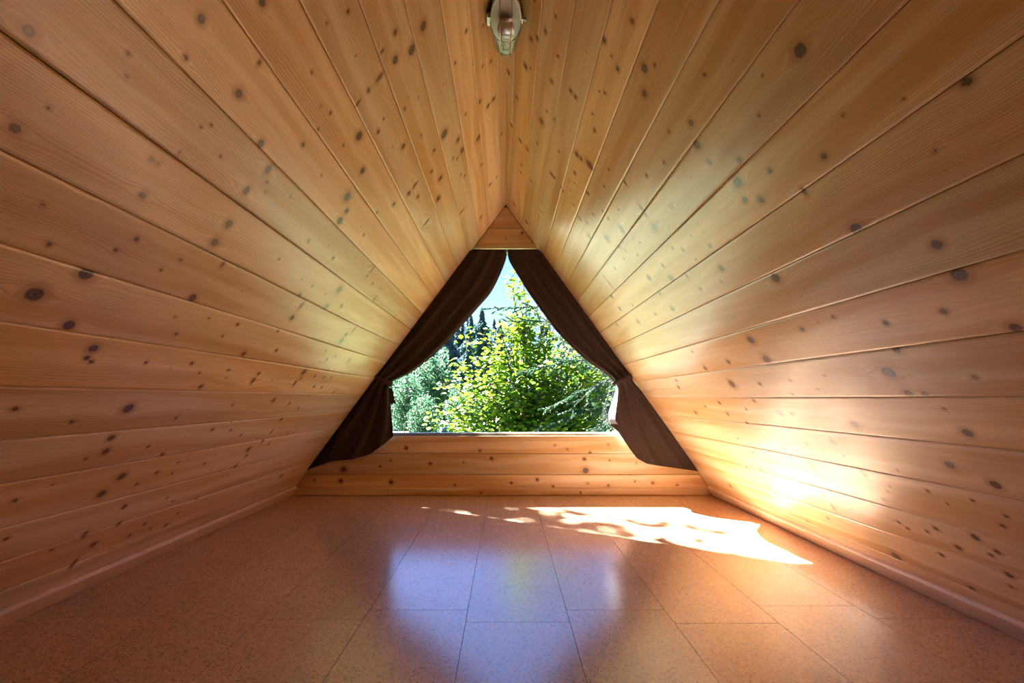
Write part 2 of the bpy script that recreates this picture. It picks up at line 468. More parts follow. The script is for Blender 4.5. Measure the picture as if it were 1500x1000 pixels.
# seam ratios read off the photograph, turned into distances from the ridge
def seam_list(ratios, B, n_first, last):
    u = [283 / (r + B) for r in ratios]
    st = np.mean(np.diff(u))
    head = [u[0] - st * i for i in range(n_first, 0, -1)]
    tail = []
    q = u[-1] + st
    while q < last - 3:
        tail.append(q); q += st
    return head + u + tail + [last + 3]
rL = [(VY - y) / (VX - x) for x, y in ((685, 0), (645, 0), (592, 0), (525, 0), (438, 0), (325, 0), (167, 0), (0, 45), (0, 219), (0, 356), (0, 470), (0, 566), (0, 646), (0, 710), (0, 775))]
rR = [(VY - y) / (x - VX) for x, y in ((843, 0), (897, 0), (965, 0), (1053, 0), (1170, 0), (1333, 0), (1500, 52), (1500, 225), (1500, 366), (1500, 485), (1500, 581), (1500, 661), (1500, 734), (1500, 799))]
LU, RU = 425 / BL, 425 / BR

for side, sg, B, ratios, nf, lastu, KT in (('left', -1, BL, rL, 1, LU, KL), ('right', 1, BR, rR, 2, RU, KR)):
    q = math.sqrt(1 + B * B)
    A = (sg / q, 0, -B / q); N = (-sg * B / q, 0, -1 / q)
    base = lastu * S * q
    Av, Nv = Vector(A), Vector(N)
    O = Vector((0, 0, APEX))
    # solid panel behind the boards
    pts = [O - Nv * 0.014 + Av * 0.0 + Vector((0, REAR - 0.14, 0)), O - Nv * 0.014 + Av * (base + 0.12) + Vector((0, REAR - 0.14, 0)),
           O - Nv * 0.014 + Av * (base + 0.12) + Vector((0, D + 0.16, 0)), O - Nv * 0.014 + Vector((0, D + 0.16, 0))]
    wall = link('wall_' + side, prism('wall_' + side, pts, -Nv * 0.06), M['backing'], kind='structure',
                label='sloping roof-side wall of varnished knotty pine boards on the ' + ('shaded' if sg < 0 else 'sunlit') + ' side', category='wall')
    kn = slope_knots(KT, sg, B)
    us = [-0.8] + seam_list(ratios, B, nf, lastu)
    for a, b in zip(us[:-1], us[1:]):
        board('board', wall, M['pine'], (O, A, (0, 1, 0), N), a * S * q, b * S * q, lambda w_: (REAR, D - 0.003), kn, (0.45, D))

# ridge cap closes the gap above the boards
cap = prism('trim_1', [(-0.07, REAR - 0.14, APEX + 0.005), (0, REAR - 0.14, APEX + 0.02), (0.07, REAR - 0.14, APEX + 0.005), (0.07, REAR - 0.14, APEX + 0.10), (-0.07, REAR - 0.14, APEX + 0.10)], (0, D + 0.30 - REAR, 0))
link('trim_1', cap, M['backing'], kind='structure', label='dark ridge beam closing the peak above the boards', category='beam')

# ------------------------------------------------------------------ window wall and rear wall
def zpx(y): return H + (VY - y) * S
SILL, HEAD = zpx(638), zpx(364)
def half(z, B): return (APEX - z) / B

def gable(name, y, dirn, sill, head, inset, mat, label):
    """triangular wall with a window opening; dirn is the way its thickness goes"""
    out = [(-LU * S - 0.05, -0.02), (RU * S + 0.05, -0.02), (0, APEX + 0.06)]
    hole = [(-half(sill, BL) + inset, sill), (half(sill, BR) - inset, sill), (half(head, BR) - inset, head), (-half(head, BL) + inset, head)]
    p2 = out + hole
    th = 0.12 * dirn
    v = [(x, y, z) for x, z in p2] + [(x, y + th, z) for x, z in p2]
    fr = [(0, 1, 4, 3), (1, 2, 5, 4), (2, 6, 5), (2, 0, 3, 6)]
    n = 7
    f = [q if dirn > 0 else q[::-1] for q in fr]
    f += [tuple(i + n for i in q[::-1]) if dirn > 0 else tuple(i + n for i in q) for q in fr]
    for a, b in ((0, 1), (1, 2), (2, 0)):
        f.append((a, a + n, b + n, b))
    for a, b in ((3, 4), (4, 5), (5, 6), (6, 3)):
        f.append((a, b, b + n, a + n))
    o = link(name, mesh(name, v, f), mat, kind='structure', label=label, category='wall')
    return o, hole

gw, hole = gable('wall_front', D + 0.012, 1, SILL, HEAD, 0.055, M['shed_wood'], 'triangular window wall of horizontal pine boards below the peak')
kg = np.array([((VY - y) * S + H, (x - VX) * S, r * S, e) for x, y, r, e in knots(KG)])
fr = ((0, D, 0), (0, 0, 1), (1, 0, 0), (0, -1, 0))
for y1, y0 in ((725, 695), (695, 664), (664, 638)):
    board('board', gw, M['pine'], fr, zpx(y1), zpx(y0), lambda z: (-half(z, BL) + 0.001, half(z, BR) - 0.001), kg, None, gap=0.0012, cham=0.0022, thick=0.0115)
for y1, y0 in ((364, 334), (334, 303)):
    board('board', gw, M['pine'], fr, zpx(y1), zpx(y0), lambda z: (-half(z, BL) + 0.003, half(z, BR) - 0.003), kg, None, gap=0.0012, cham=0.0022, thick=0.0115)

# header batten the curtains hang from, and the sill strip
def strip(name, y1, y0, depth, kn, label, yoff=0.0):
    f2 = ((0, D - depth, 0), (0, 0, 1), (1, 0, 0), (0, -1, 0))
    o = board(name, None, M['pine'], f2, zpx(y1), zpx(y0), lambda z: (-half(z, BL) + 0.004, half(z, BR) - 0.004), kn, None, gap=0.0, cham=0.002, thick=depth)
    o['kind'] = 'structure'; o['label'] = label; o['category'] = 'trim'
    return o
strip('trim_2', 365, 357.5, 0.014, kg[:0], 'narrow pine batten along the top edge of the curtains')
strip('trim_3', 647, 638.4, 0.008, kg[:0], 'narrow pine strip right under the window glass')

rw = link('wall_back', prism('wall_back', [(-LU * S - 0.05, REAR - 0.002, -0.02), (RU * S + 0.05, REAR - 0.002, -0.02), (0, REAR - 0.002, APEX + 0.06)], (0, -0.12, 0)), M['pine'], kind='structure',
          label='triangular end wall of pine behind the viewer', category='wall')
for name, src, seed in (('wall_back', rw, 3),):
    me = src.data
    n = len(me.vertices)
    co = np.zeros(n * 3, np.float32); me.vertices.foreach_get('co', co); co = co.reshape(-1, 3)
    at = me.attributes.new('gr', 'FLOAT_VECTOR', 'POINT'); at.data.foreach_set('vector', np.stack((co[:, 2], co[:, 0], co[:, 0] * 0 + 0.4), -1).astype(np.float32).ravel())
    at = me.attributes.new('kn', 'FLOAT_VECTOR', 'POINT'); at.data.foreach_set('vector', np.full(n * 3, 9, np.float32))

def window(name, hole, y, dirn, label, fw=0.02):
    t = empty(name, (0, y, hole[0][1]), kind='structure', label=label, category='window')
    loc = Vector(t.location)
    c = Vector((sum(p[0] for p in hole) / 4, 0, sum(p[1] for p in hole) / 4))
    P = [Vector((x, y, z)) for x, z in hole]
    n = 4
    lines = [(P[i], P[(i + 1) % 4]) for i in range(4)]
    # inner corners: move every side inward by fw
    def off(a, b):
        d = (b - a).normalized(); nn = Vector((-d.z, 0, d.x))
        if nn.dot(c - Vector((a.x, 0, a.z))) < 0: nn = -nn
        return a + nn * fw, d
    def isect(l1, l2):
        (a, d), (b, e) = l1, l2
        m = d.x * -e.z + d.z * e.x
        s_ = ((b.x - a.x) * -e.z + (b.z - a.z) * e.x) / m
        return a + d * s_
    offs = [off(*l) for l in lines]
    I = [isect(offs[i - 1], offs[i]) for i in range(4)]
    names = ('bottom_rail', 'side_rail', 'top_rail', 'side_rail')
    for i in range(4):
        j = (i + 1) % 4
        me = prism(names[i], [p - loc for p in (P[i], P[j], I[j], I[i])], (0, 0.055 * dirn, 0))
        link(names[i], me, M['frame_white'], t)
    me = prism('pane', [p - loc + Vector((0, 0.022 * dirn, 0)) for p in I], (0, 0.004 * dirn, 0))
    # a single sheet keeps the light path simple
    me2 = mesh('pane', [p - loc + Vector((0, 0.024 * dirn, 0)) for p in I], [(0, 1, 2, 3)])
    bpy.data.meshes.remove(me)
    link('pane', me2, M['pane'], t)
    return t
window('window_1', hole, D + 0.012 + 0.012, 1, 'tapered fixed window with a thin pale frame between the curtains', 0.016)

# ------------------------------------------------------------------ floor of cork tiles
XL, XR = -LU * S + 0.002, RU * S - 0.002
fl = link('floor', mesh('floor', *box_vf((XL - 0.06, REAR - 0.13, -0.16), (XR + 0.06, D + 0.14, -0.006))), M['backing'], kind='structure',
          label='floor of speckled brown cork tiles with a satin varnish', category='floor')
TW, TLn = 0.2977, 0.90
rows = {-1: 1.2387, 0: 1.1707, 1: 1.2387, 3: 1.263, -2: 1.185, -3: 1.315, 2: 1.165, -4: 1.20, 4: 1.19, -5: 1.27, 5: 1.21}
for k_ in range(-5, 5):
    x0, x1 = -0.1148 + TW * k_, -0.1148 + TW * (k_ + 1)
    x0, x1 = max(x0, XL), min(x1, XR)
    if x1 - x0 < 0.01:
        continue
    y = rows.get(k_, 1.2) - 5 * TLn
    while y < D:
        y0, y1 = max(y, REAR), min(y + TLn, D - 0.001)
        if y1 - y0 > 0.01:
            g_ = 0.0007
            v, f = box_vf((x0 + g_, y0 + g_, -0.0058), (x1 - g_, y1 - g_, 0.0))
            cx, cy = (x0 + x1) / 2, (y0 + y1) / 2
            o = link('cork_tile', mesh('cork_tile', [(a - cx, b - cy, c) for a, b, c in v], f), M['cork'], fl)
            o.location = (cx, cy, 0)
        y += TLn

# ------------------------------------------------------------------ baseboards
for side, sg, B, lu, kb in (('left', -1, BL, LU, ((1.9, 0.004), (2.3, 0.003), (2.62, 0.004), (1.45, 0.003), (1.2, 0.003))), ('right', 1, BR, RU, ((2.62, 0.004), (2.06, 0.004), (1.95, 0.005), (1.66, 0.004)))):
    q = math.sqrt(1 + B * B)
    A = Vector((sg / q, 0, -B / q)); N = Vector((-sg * B / q, 0, -1 / q))
    base = lu * S * q
    kn = np.array([(base - 0.03, p, r, 1.0) for p, r in kb])
    t = 0.016
    # its foot is cut level with the floor
    cut = t / q / (B / q)
    O = Vector((0, 0, APEX)) + N * t
    f2 = (O, A, (0, 1, 0), N)
    o = board('baseboard_' + side, None, M['pine_trim'], f2, base - 0.080, base - cut * 0.55, lambda w_: (REAR, D - 0.016), kn, (0.7, D), gap=0.0, cham=0.003, thick=t - 0.0005, rnd=0.7)
    o['kind'] = 'structure'; o['category'] = 'baseboard'
    o['label'] = 'pale planed pine baseboard along the ' + ('shaded' if sg < 0 else 'sunlit') + ' sloping wall'
kn = np.array([(0.02, (705 - VX) * S, 0.011, 1.0), (0.02, (850 - VX) * S, 0.011, 1.0), (0.03, (569 - VX) * S, 0.006, 1)])
f2 = ((0, D - 0.014, 0), (0, 0, 1), (1, 0, 0), (0, -1, 0))
o = board('baseboard_front', None, M['pine'], f2, 0.0005, 0.049, lambda z: (-half(z, BL) + 0.012, half(z, BR) - 0.012), kn, None, gap=0.0, cham=0.003, thick=0.0138, rnd=0.35)
o['kind'] = 'structure'; o['category'] = 'baseboard'; o['label'] = 'pine baseboard along the foot of the window wall'

# ------------------------------------------------------------------ curtains
def curtain(name, rows, bulge, nf, ext, label, tie_row, depth0=0.034):
    """rows: (outer px, inner px) pairs from the rod down to the hem, read in the plane of the cloth"""
    root = empty(name, (0, D - depth0, zpx(366)), label=label, category='curtain', group='pair of tied-back curtains')
    loc = Vector(root.location)
    R = np.array(rows, float)                        # (n, 4)
    n = len(R)
    t0 = np.arange(n)
    tt = np.linspace(0, n - 1, 150)
    def cr(a):                                       # smooth interpolation
        i = np.clip(np.floor(tt).astype(int), 0, n - 2); u = tt - i
        p0, p1, p2, p3 = a[np.maximum(i - 1, 0)], a[i], a[i + 1], a[np.minimum(i + 2, n - 1)]
        m1, m2 = (p2 - p0) / 2, (p3 - p1) / 2
        return (2 * u**3 - 3 * u**2 + 1) * p1 + (u**3 - 2 * u**2 + u) * m1 + (-2 * u**3 + 3 * u**2) * p2 + (u**3 - u**2) * m2
    ox, oy, ix, iy = [cr(R[:, k_]) for k_ in range(4)]
    wd = np.hypot(ix - ox, iy - oy)
    ns = 64
    ss = np.linspace(0, 1, ns)
    def surf(extra, back, s_vals):
        V = np.zeros((len(tt), len(s_vals), 3))
        hemk = np.clip((tt - tie_row - 1) / (n - 2 - tie_row), 0, 1) ** 2
        for j, s_ in enumerate(s_vals):
            sc = s_ + (extra if s_ >= 1 else 0)
            px = ox + (ix - ox) * s_
            py = oy + (iy - oy) * s_ + hemk * np.interp(min(s_, 1), bulge[0], bulge[1])
            tightness = np.clip(1.0 - wd / 75.0, 0, 1)
            up = tt < tie_row
            amp = 0.004 + 0.013 * np.clip(tt / 3, 0, 1) * np.where(up, 0.5 + 0.5 * tightness, 0.75)
            ph = s_ * 2 * math.pi * nf + np.where(up, 0.9, 0.9 + 0.25 * (tt - tie_row))
            fold = np.cos(ph) * 0.7 + 0.3 * np.cos(ph * 1.9 + 1.3)
            edge = np.clip(s_ / 0.12, 0, 1)
            yc = D - depth0 - amp * (fold + 1) * edge - 0.02 * np.clip(1 - abs(tt - tie_row) / 1.5, 0, 1) * math.sin(math.pi * min(max(s_, 0), 1))
            yc = np.minimum(yc + back, D - 0.006)
            V[:, j, 0] = (px - VX) / F * yc
            V[:, j, 1] = yc
            V[:, j, 2] = H + (VY - py) / F * yc
        return V
    def grid(V, nm, mat):
        a, b = V.shape[:2]
        idx = np.arange(a * b).reshape(a, b)
        Q = np.stack((idx[:-1, :-1], idx[:-1, 1:], idx[1:, 1:], idx[1:, :-1]), -1).reshape(-1, 4)
        me = mesh_np(nm, V.reshape(-1, 3) - np.array(loc), Q)
        return link(nm, me, mat, root, True)
    V = surf(0, 0, ss)
    grid(V, 'fabric', M['curtain'])
    # lining behind, a hand's edge wider where it is turned out
    Lv = surf(0, 0.004, ss)
    ex = np.interp(tt, np.arange(n), ext) * S * 1.5
    sgn = np.sign(ox - ix)
    cols = []
    for q in (0.25, 0.5, 0.75, 1.0):
        E_ = V[:, -1].copy()
        E_[:, 0] += sgn * ex * q * 0.60
        E_[:, 1] -= ex * q * 0.80 + 0.001
        E_[:, 2] += 0.004 * math.sin(q * 3)
        cols.append(E_)
    Lv = np.concatenate((Lv, np.stack(cols, 1)), 1)
    o = grid(Lv, 'lining', M['lining'])
    o['label'] = 'pale lilac-grey lining showing at the edge'
    return root, loc

def band(root, loc, c_px, w_px, tilt, h, depth=0.045, yc=None):
    """strap that gathers the cloth"""
    yc = (D - 0.060) if yc is None else yc
    c = Vector(((c_px[0] - VX) / F * yc, yc, H + (VY - c_px[1]) / F * yc))
    ax = Vector((math.cos(tilt), 0, math.sin(tilt))); up = Vector((-math.sin(tilt), 0, math.cos(tilt)))
    a, b = w_px / F * yc / 2, depth / 2
    v, f = [], []
    n = 36
    prof = ((-h / 2, -0.0015), (-h / 2 + 0.003, 0.002), (0, 0.0035), (h / 2 - 0.003, 0.002), (h / 2, -0.0015))
    for i in range(n):
        th = 2 * math.pi * i / n
        for hz, ro in prof:
            v.append(c + ax * math.cos(th) * (a + ro) + Vector((0, 1, 0)) * math.sin(th) * (b + ro) + up * (hz * (0.8 + 0.2 * math.cos(th))) - loc)
    m = len(prof)
    for i in range(n):
        for k_ in range(m - 1):
            p, q = i * m + k_, ((i + 1) % n) * m + k_
            f.append((p, q, q + 1, p + 1))
    return link('tieback', mesh('tieback', v, f), M['curtain'], root, True)

rowsL = [(694, 365, 740.5, 365), (684, 371, 741, 381), (664, 397, 722, 424), (641, 426, 700, 451), (619, 455, 676, 478), (598, 483, 654, 502), (577, 511, 627, 527),
         (561, 534, 600, 547), (552, 549, 574, 560), (547, 557, 570, 570), (534, 572, 571, 583), (514, 598, 573, 603), (484, 638, 575, 622), (449, 688, 576, 639)]
cl, locl = curtain('curtain', rowsL, ((0, 0.3, 0.54, 0.73, 0.9, 1.0), (0, 2, 11, 13, 6, 0)), 3.2, [0, .6, .8, .8, .8, .8, .6, 0, 0, 0, 0, 0, 0, 0],
                   'dark brown curtain tied back to the shaded slope, hem over the window strip', 8)
band(cl, locl, (562, 557), 27, math.radians(-27), 0.034, 0.05)
# loose strap end
yc = D - 0.05
pp = [Vector(((x - VX) / F * yc, yc, H + (VY - y) / F * yc)) - locl for x, y in ((569, 567), (575, 570), (579, 590), (572, 592))]
link('strap_end', prism('strap_end', pp, (0, 0.003, 0)), M['curtain'], cl)

rowsR = [(788, 365, 744, 365), (796, 372, 745.5, 381), (813, 396, 760, 406), (830, 419, 774, 429), (847, 441, 787, 447), (864, 463, 799, 464), (881, 486, 814, 484), (896, 508, 833, 504),
         (911, 528, 858, 527), (921, 543, 884, 545), (925, 552, 898, 557), (929, 560, 902, 568), (941, 574, 897, 585), (962, 602, 891, 603), (990, 643, 890, 614), (1023, 690, 893, 621)]
cr_, locr = curtain('curtain', rowsR, ((0, 0.45, 0.58, 0.69, 0.77, 0.9, 1.0), (0, 23, 29, 29, 21, 5, 0)), 3.4, [0, 0, .5, .8, .8, .8, .8, .8, .6, .3, .3, 2, 6, 9, 9, 10],
                    'dark brown curtain tied back to the sunlit slope with pale lining turned out', 10)
band(cr_, locr, (911, 556), 31, math.radians(22), 0.034, 0.05)

def hook(px, sg, B, label):
    yc = D - 0.04
    zc = H + (VY - px[1]) / F * yc
    X = sg * half(zc, B)
    N = Vector((-sg * B, 0, -1)).normalized()
    root = empty('curtain_hook', (X, yc, zc), label=label, category='hook', group='curtain tieback hooks')
    v, f = tube([(0, 0, 0), tuple(N * 0.012)], [0.0035, 0.003], 8)
    link('screw_shank', mesh('screw_shank', v, f), M['steel'], root)
    r = 0.010
    c = N * (0.012 + r * 0.9)
    P = [c + N * (math.cos(a) * -r) + Vector((0, 1, 0)) * math.sin(a) * r for a in np.linspace(0, 2 * math.pi * 0.93, 22)]
    v, f = tube(P, 0.0022, 8)
    link('ring', mesh('ring', v, f), M['steel'], root, True)
hook((545, 552), -1, BL, 'small dark metal ring hook on the shaded slope beside the curtain')
hook((926, 555), 1, BR, 'small dark metal ring hook on the sunlit slope beside the curtain')

# ------------------------------------------------------------------ bulkhead lamp under the ridge
def lamp():
    LY, LZ = 1.285, APEX - 0.062
    root = empty('bulkhead_lamp', (0, LY, LZ), label='oval bulkhead lamp with wire guard and clear ribbed glass under the ridge', category='lamp')
    a, b = 0.044, 0.082                         # half width, half length
    def oval(sc, z, n=48, pw=2.2):
        P = []
        for i in range(n):
            t = 2 * math.pi * i / n
            c, s_ = math.cos(t), math.sin(t)
            P.append((a * sc * math.copysign(abs(c) ** (2 / pw), c), (b - a + a * sc) * math.copysign(abs(s_) ** (2 / pw), s_), z))
        return P
    def loft(rings, caps=(True, True)):
        n = len(rings[0]); v = [p for r in rings for p in r]; f = []
        for i in range(len(rings) - 1):
            for k_ in range(n):
                p, q = i * n + k_, i * n + (k_ + 1) % n
                f.append((p, p + n, q + n, q))
        if caps[0]: f.append(tuple(range(n)))
        if caps[1]: f.append(tuple(range(len(v) - 1, len(v) - n - 1, -1)))
        return mesh('loft', v, f)
    me = loft([oval(0.80, 0.012), oval(0.98, 0.0), oval(1.06, -0.006), oval(1.06, -0.026), oval(1.02, -0.030)])
    link('base', me, M['aluminium'], root)
    # saddle block that fills the peak above the base
    v = [(-0.03, -0.06, 0.012), (0.03, -0.06, 0.012), (0.0, -0.06, 0.050), (-0.03, 0.06, 0.012), (0.03, 0.06, 0.012), (0.0, 0.06, 0.050)]
    link('mount', mesh('mount', v, [(0, 1, 2), (5, 4, 3), (0, 3, 4, 1), (1, 4, 5, 2), (2, 5, 3, 0)]), M['aluminium'], root)
    # ribbed glass dome
    rings = []
    for i in range(33):
        t = i / 32
        z = -0.030 - 0.056 * t ** 0.9
        sc = 0.97 * max(0.0, 1 - t ** 9) ** 0.45
        sc *= 1 + 0.012 * (i % 2)
        rings.append(oval(max(sc, 0.02), z))
    link('glass_dome', loft(rings, (False, True)), M['lamp_glass'], root, True)
    bars = []  # short pale bars drawn where the glass ribs gleam
    for i in range(3, 32):
        y_, z_ = max(p[1] for p in rings[i]), rings[i][0][2]
        if i % 2 == 0:
            bars.append(tube([(-0.011, y_ - 0.0015, z_), (0.011, y_ - 0.0015, z_)], 0.0011, 6))
    for k_ in range(9):
        bars.append(tube([(-0.011, 0.004 + 0.005 * k_, rings[-1][0][2] + 0.0005), (0.011, 0.004 + 0.005 * k_, rings[-1][0][2] + 0.0005)], 0.0011, 6))
    v, f = join(*bars)
    link('rib_gleams', mesh('rib_gleams', v, f), M['rib_gleam'], root, True)
    # bulb: socket and glass
    prof = [(0.0, 0.013), (0.010, 0.013), (0.012, 0.014), (0.022, 0.016), (0.036, 0.024), (0.050, 0.0275), (0.064, 0.024), (0.073, 0.014), (0.077, 0.002)]
    v, f = tube([(0, 0.055 - p, -0.052) for p, _ in prof], [r for _, r in prof], 20)
    bulb = link('bulb', mesh('bulb', v, f), M['bulb'], root, True)
    P = [(0, 0.058 - 0.004 * i, -0.052) for i in range(9)]
    v, f = tube(P, [0.0138 if i % 2 else 0.0125 for i in range(9)], 16)
    link('screw_cap', mesh('screw_cap', v, f), M['aluminium'], bulb)
    # guard: rim, two long wires, one cross wire
    P = [Vector(p) for p in oval(1.05, -0.030)]
    v, f = tube(P + [P[0]], 0.0024, 8, False)
    link('guard_rim', mesh('guard_rim', v, f), M['aluminium'], root, True)
    for x in (-0.018, 0.018):
        P = []
        for i in range(25):
            t = -1 + 2 * i / 24
            P.append((x, t * (b + 0.010), -0.026 - 0.072 * (1 - abs(t) ** 3.2)))
        v, f = tube(P, 0.0017, 8)
        link('guard_wire', mesh('guard_wire', v, f), M['aluminium'], root, True)
    P = [(-math.cos(t) * (a + 0.004), 0.0, -0.028 - 0.070 * abs(math.sin(t)) ** 0.8) for t in np.linspace(0, math.pi, 25)]
    v, f = tube(P, 0.0017, 8)
    link('guard_wire', mesh('guard_wire', v, f), M['aluminium'], root, True)
    # hinge on one side, clasp with screw on the other
    v, f = join(box_vf((-0.058, -0.016, -0.034), (-0.045, 0.014, -0.018)), tube([(-0.057, -0.020, -0.026), (-0.057, 0.018, -0.026)], 0.0036, 10))
    link('hinge', mesh('hinge', v, f), M['aluminium'], root)
    v, f = join(box_vf((0.045, -0.008, -0.032), (0.053, 0.008, -0.020)), tube([(0.052, 0, -0.026), (0.060, 0, -0.026)], 0.003, 10), tube([(0.060, 0, -0.026), (0.064, 0, -0.026)], 0.0055, 10))
    link('clasp', mesh('clasp', v, f), M['aluminium'], root)
lamp()

# ------------------------------------------------------------------ outside
GZ = -3.0
link('lawn', mesh('lawn', *box_vf((-160, D + 0.5, GZ - 0.4), (160, 240, GZ))), M['lawn'], kind='structure', label='sunlit lawn in front of the forest edge', category='lawn')
link('ground', mesh('ground', *box_vf((-120, -120, GZ - 0.4), (120, D + 0.5, GZ - 0.001))), M['lawn'], kind='structure', label='grass around the house on the near side', category='ground')

def unit(n):
    q = rng.normal(size=(n, 3))
    return q / np.linalg.norm(q, axis=1)[:, None]

def leaves(name, C, size, mat, parent, tilt=0.9, shape='leaf', tint=None, direc=None, **props):
    """C (n,3) positions; every leaf a small folded blade"""
    n = len(C)
    size = np.broadcast_to(size, n)[:, None]
    nrm = unit(n); nrm[:, 2] = np.abs(nrm[:, 2]) + tilt; nrm /= np.linalg.norm(nrm, axis=1)[:, None]
    a = unit(n) if direc is None else direc + 0.35 * unit(n)
    a -= nrm * np.sum(a * nrm, 1)[:, None]; a /= np.linalg.norm(a, axis=1)[:, None]
    b = np.cross(nrm, a)
    if shape == 'leaf':
        pts = [(-.5, 0, 0), (-.18, .40, .08), (.18, .36, .08), (.55, 0, 0), (.18, -.36, .08), (-.18, -.40, .08)]
        faces = [(0, 3, 2, 1), (0, 5, 4, 3)]
    else:
        pts = [(-.5, -.16, 0), (.5, -.06, 0), (.5, .06, 0), (-.5, .16, 0)]
        faces = [(0, 1, 2, 3)]
    m = len(pts)
    V = np.stack([C + size * (p * a + q * b + r * nrm) for p, q, r in pts], 1).reshape(-1, 3)
    o = (np.arange(n) * m)[:, None]
    Q = np.concatenate([o + np.array(f_)[None] for f_ in faces], 0)
    me = mesh_np(name, V, Q)
    tv = np.repeat(rng.random(n) if tint is None else tint, m).astype(np.float32)
    at = me.attributes.new('tint', 'FLOAT', 'POINT'); at.data.foreach_set('value', tv)
    return link(name, me, mat, parent, kind='stuff', **props)

def limb(p, q, sag=0.0, n=7, jit=0.0):
    p, q = np.array(p, float), np.array(q, float)
    L = np.linalg.norm(q - p)
    return [tuple(p + (q - p) * t + np.array((0, 0, sag * L * math.sin(math.pi * t))) + jit * L * rng.normal(size=3) * (0 < t < 1)) for t in np.linspace(0, 1, n)]

def leafy_tree(name, base, fork, tips, per, size, mat, label, spread=0.33, group=None, sub=5):
    """trunk, forked limbs to the given tips, side twigs carrying leaves"""
    root = empty(name, base, label=label, category='tree')
    if group: root['group'] = group
    loc = np.array(base, float)
    fork = np.array(fork, float)
    v, f = tube(limb((0, 0, 0), fork - loc, 0, 6, 0.015), list(np.linspace(0.11, 0.06, 6)), 8)
    link('trunk', mesh('trunk', v, f), M['bark'], root)
    C = []
    for tip in tips:
        tip = np.array(tip, float)
        P = limb(fork - loc, tip - loc, 0.08, 9, 0.012)
        v, f = tube(P, list(np.linspace(0.035, 0.006, 9)), 6)
        tw = [(v, f)]
        for k_ in range(sub):
            t = 0.35 + 0.65 * (k_ + 1) / sub
            i = min(int(t * 8), 8)
            s0 = np.array(P[i])
            e = s0 + unit(1)[0] * np.array((1, 1, 0.8)) * spread * rng.uniform(0.8, 1.7)
            Q = limb(s0, e, 0.05, 5, 0.02)
            tw.append(tube(Q, list(np.linspace(0.008, 0.003, 5)), 5))
            for s_ in np.linspace(0.25, 1.05, per):
                C.append(s0 + (e - s0) * s_ + rng.normal(size=3) * spread * 0.33)
        for t in np.linspace(0.55, 1.0, 10):
            i = min(int(t * 8), 8)
            for _ in range(3):
                C.append(np.array(P[i]) + rng.normal(size=3) * spread * 0.30)
        v, f = join(*tw)
        link('branch', mesh('branch', v, f), M['bark'], root)
    C = np.array(C)
    leaves('foliage', C, rng.uniform(0.7, 1.2, len(C)) * size, mat, root)
    return root

def at(px, py, y):
    return ((px - VX) / F * y, y, H + (VY - py) / F * y)

# maple-like tree with lime leaves filling the lower window
tips = []
for px, py, y in [(628, 612, 7.0), (650, 560, 7.2), (668, 535, 7.4), (690, 512, 7.0), (706, 490, 7.4), (730, 480, 7.1), (655, 590, 6.8), (690, 560, 6.6), (720, 530, 6.7), (745, 500, 7.0),
                  (680, 605, 6.7), (715, 580, 6.5), (745, 555, 6.4), (765, 520, 6.9), (790, 545, 6.6), (760, 590, 6.5), (800, 580, 6.8), (830, 560, 6.9), (700, 625, 6.9), (740, 620, 6.6),
                  (790, 615, 6.7), (835, 605, 6.8), (870, 585, 7.2), (880, 620, 6.9), (800, 510, 7.3), (840, 525, 7.4), (870, 545, 7.5), (910, 570, 7.4), (920, 610, 7.2), (770, 470, 7.4),
                  (800, 480, 7.6), (830, 500, 7.7), (760, 440, 7.5), (775, 452, 7.6), (790, 430, 7.7), (748, 408, 7.6), (765, 395, 7.8), (752, 425, 7.5), (760, 470, 7.3), (900, 530, 7.8), (860, 500, 7.9),
                  (735, 505, 6.8), (710, 548, 6.8), (735, 590, 6.8), (770, 560, 7.0), (815, 625, 6.6), (850, 635, 6.8), (760, 640, 6.6), (660, 625, 7.2), (885, 560, 7.6), (850, 560, 7.3), (900, 595, 7.5), (865, 610, 7.4), (830, 585, 7.2), (820, 535, 7.6), (880, 525, 7.9), (845, 480, 8.0), (815, 460, 7.9)]:
    tips.append(at(px, py, y))
leafy_tree('lime_leaved_tree', (0.75, 7.6, GZ), (0.55, 7.4, -0.6), tips, 17, 0.092, M['leaf'], 'bright lime leaved tree filling the lower window', 0.27, sub=7)

# tree up beyond the shaded slope whose leaves dapple the sun on the floor
def sunward(px, py, t):
    y = F * H / (py - VY)
    return Vector(((px - VX) / F * y, y, 0)) - SUN_DIR * t
tips = [tuple(sunward(px, py, t)) for px, py, t in ((668, 748, 7.6), (715, 752, 7.8), (760, 752, 7.5), (690, 760, 7.7), (800, 750, 7.9), (735, 762, 7.4), (870, 785, 7.7), (915, 782, 7.9), (960, 790, 7.6),
        (1010, 793, 7.8), (1050, 782, 8.0), (895, 768, 8.1), (645, 744, 7.7), (1000, 770, 8.3), (830, 772, 7.9), (780, 766, 8.0))]
c0 = sunward(740, 757, 7.7)
leafy_tree('shade_tree', (c0.x - 1.6, c0.y + 0.9, GZ), (c0.x - 0.9, c0.y + 0.5, c0.z - 1.2), tips, 6, 0.085, M['leaf'], 'tree beside the house whose leaves dapple the sunlight on the floor', 0.11, sub=5)

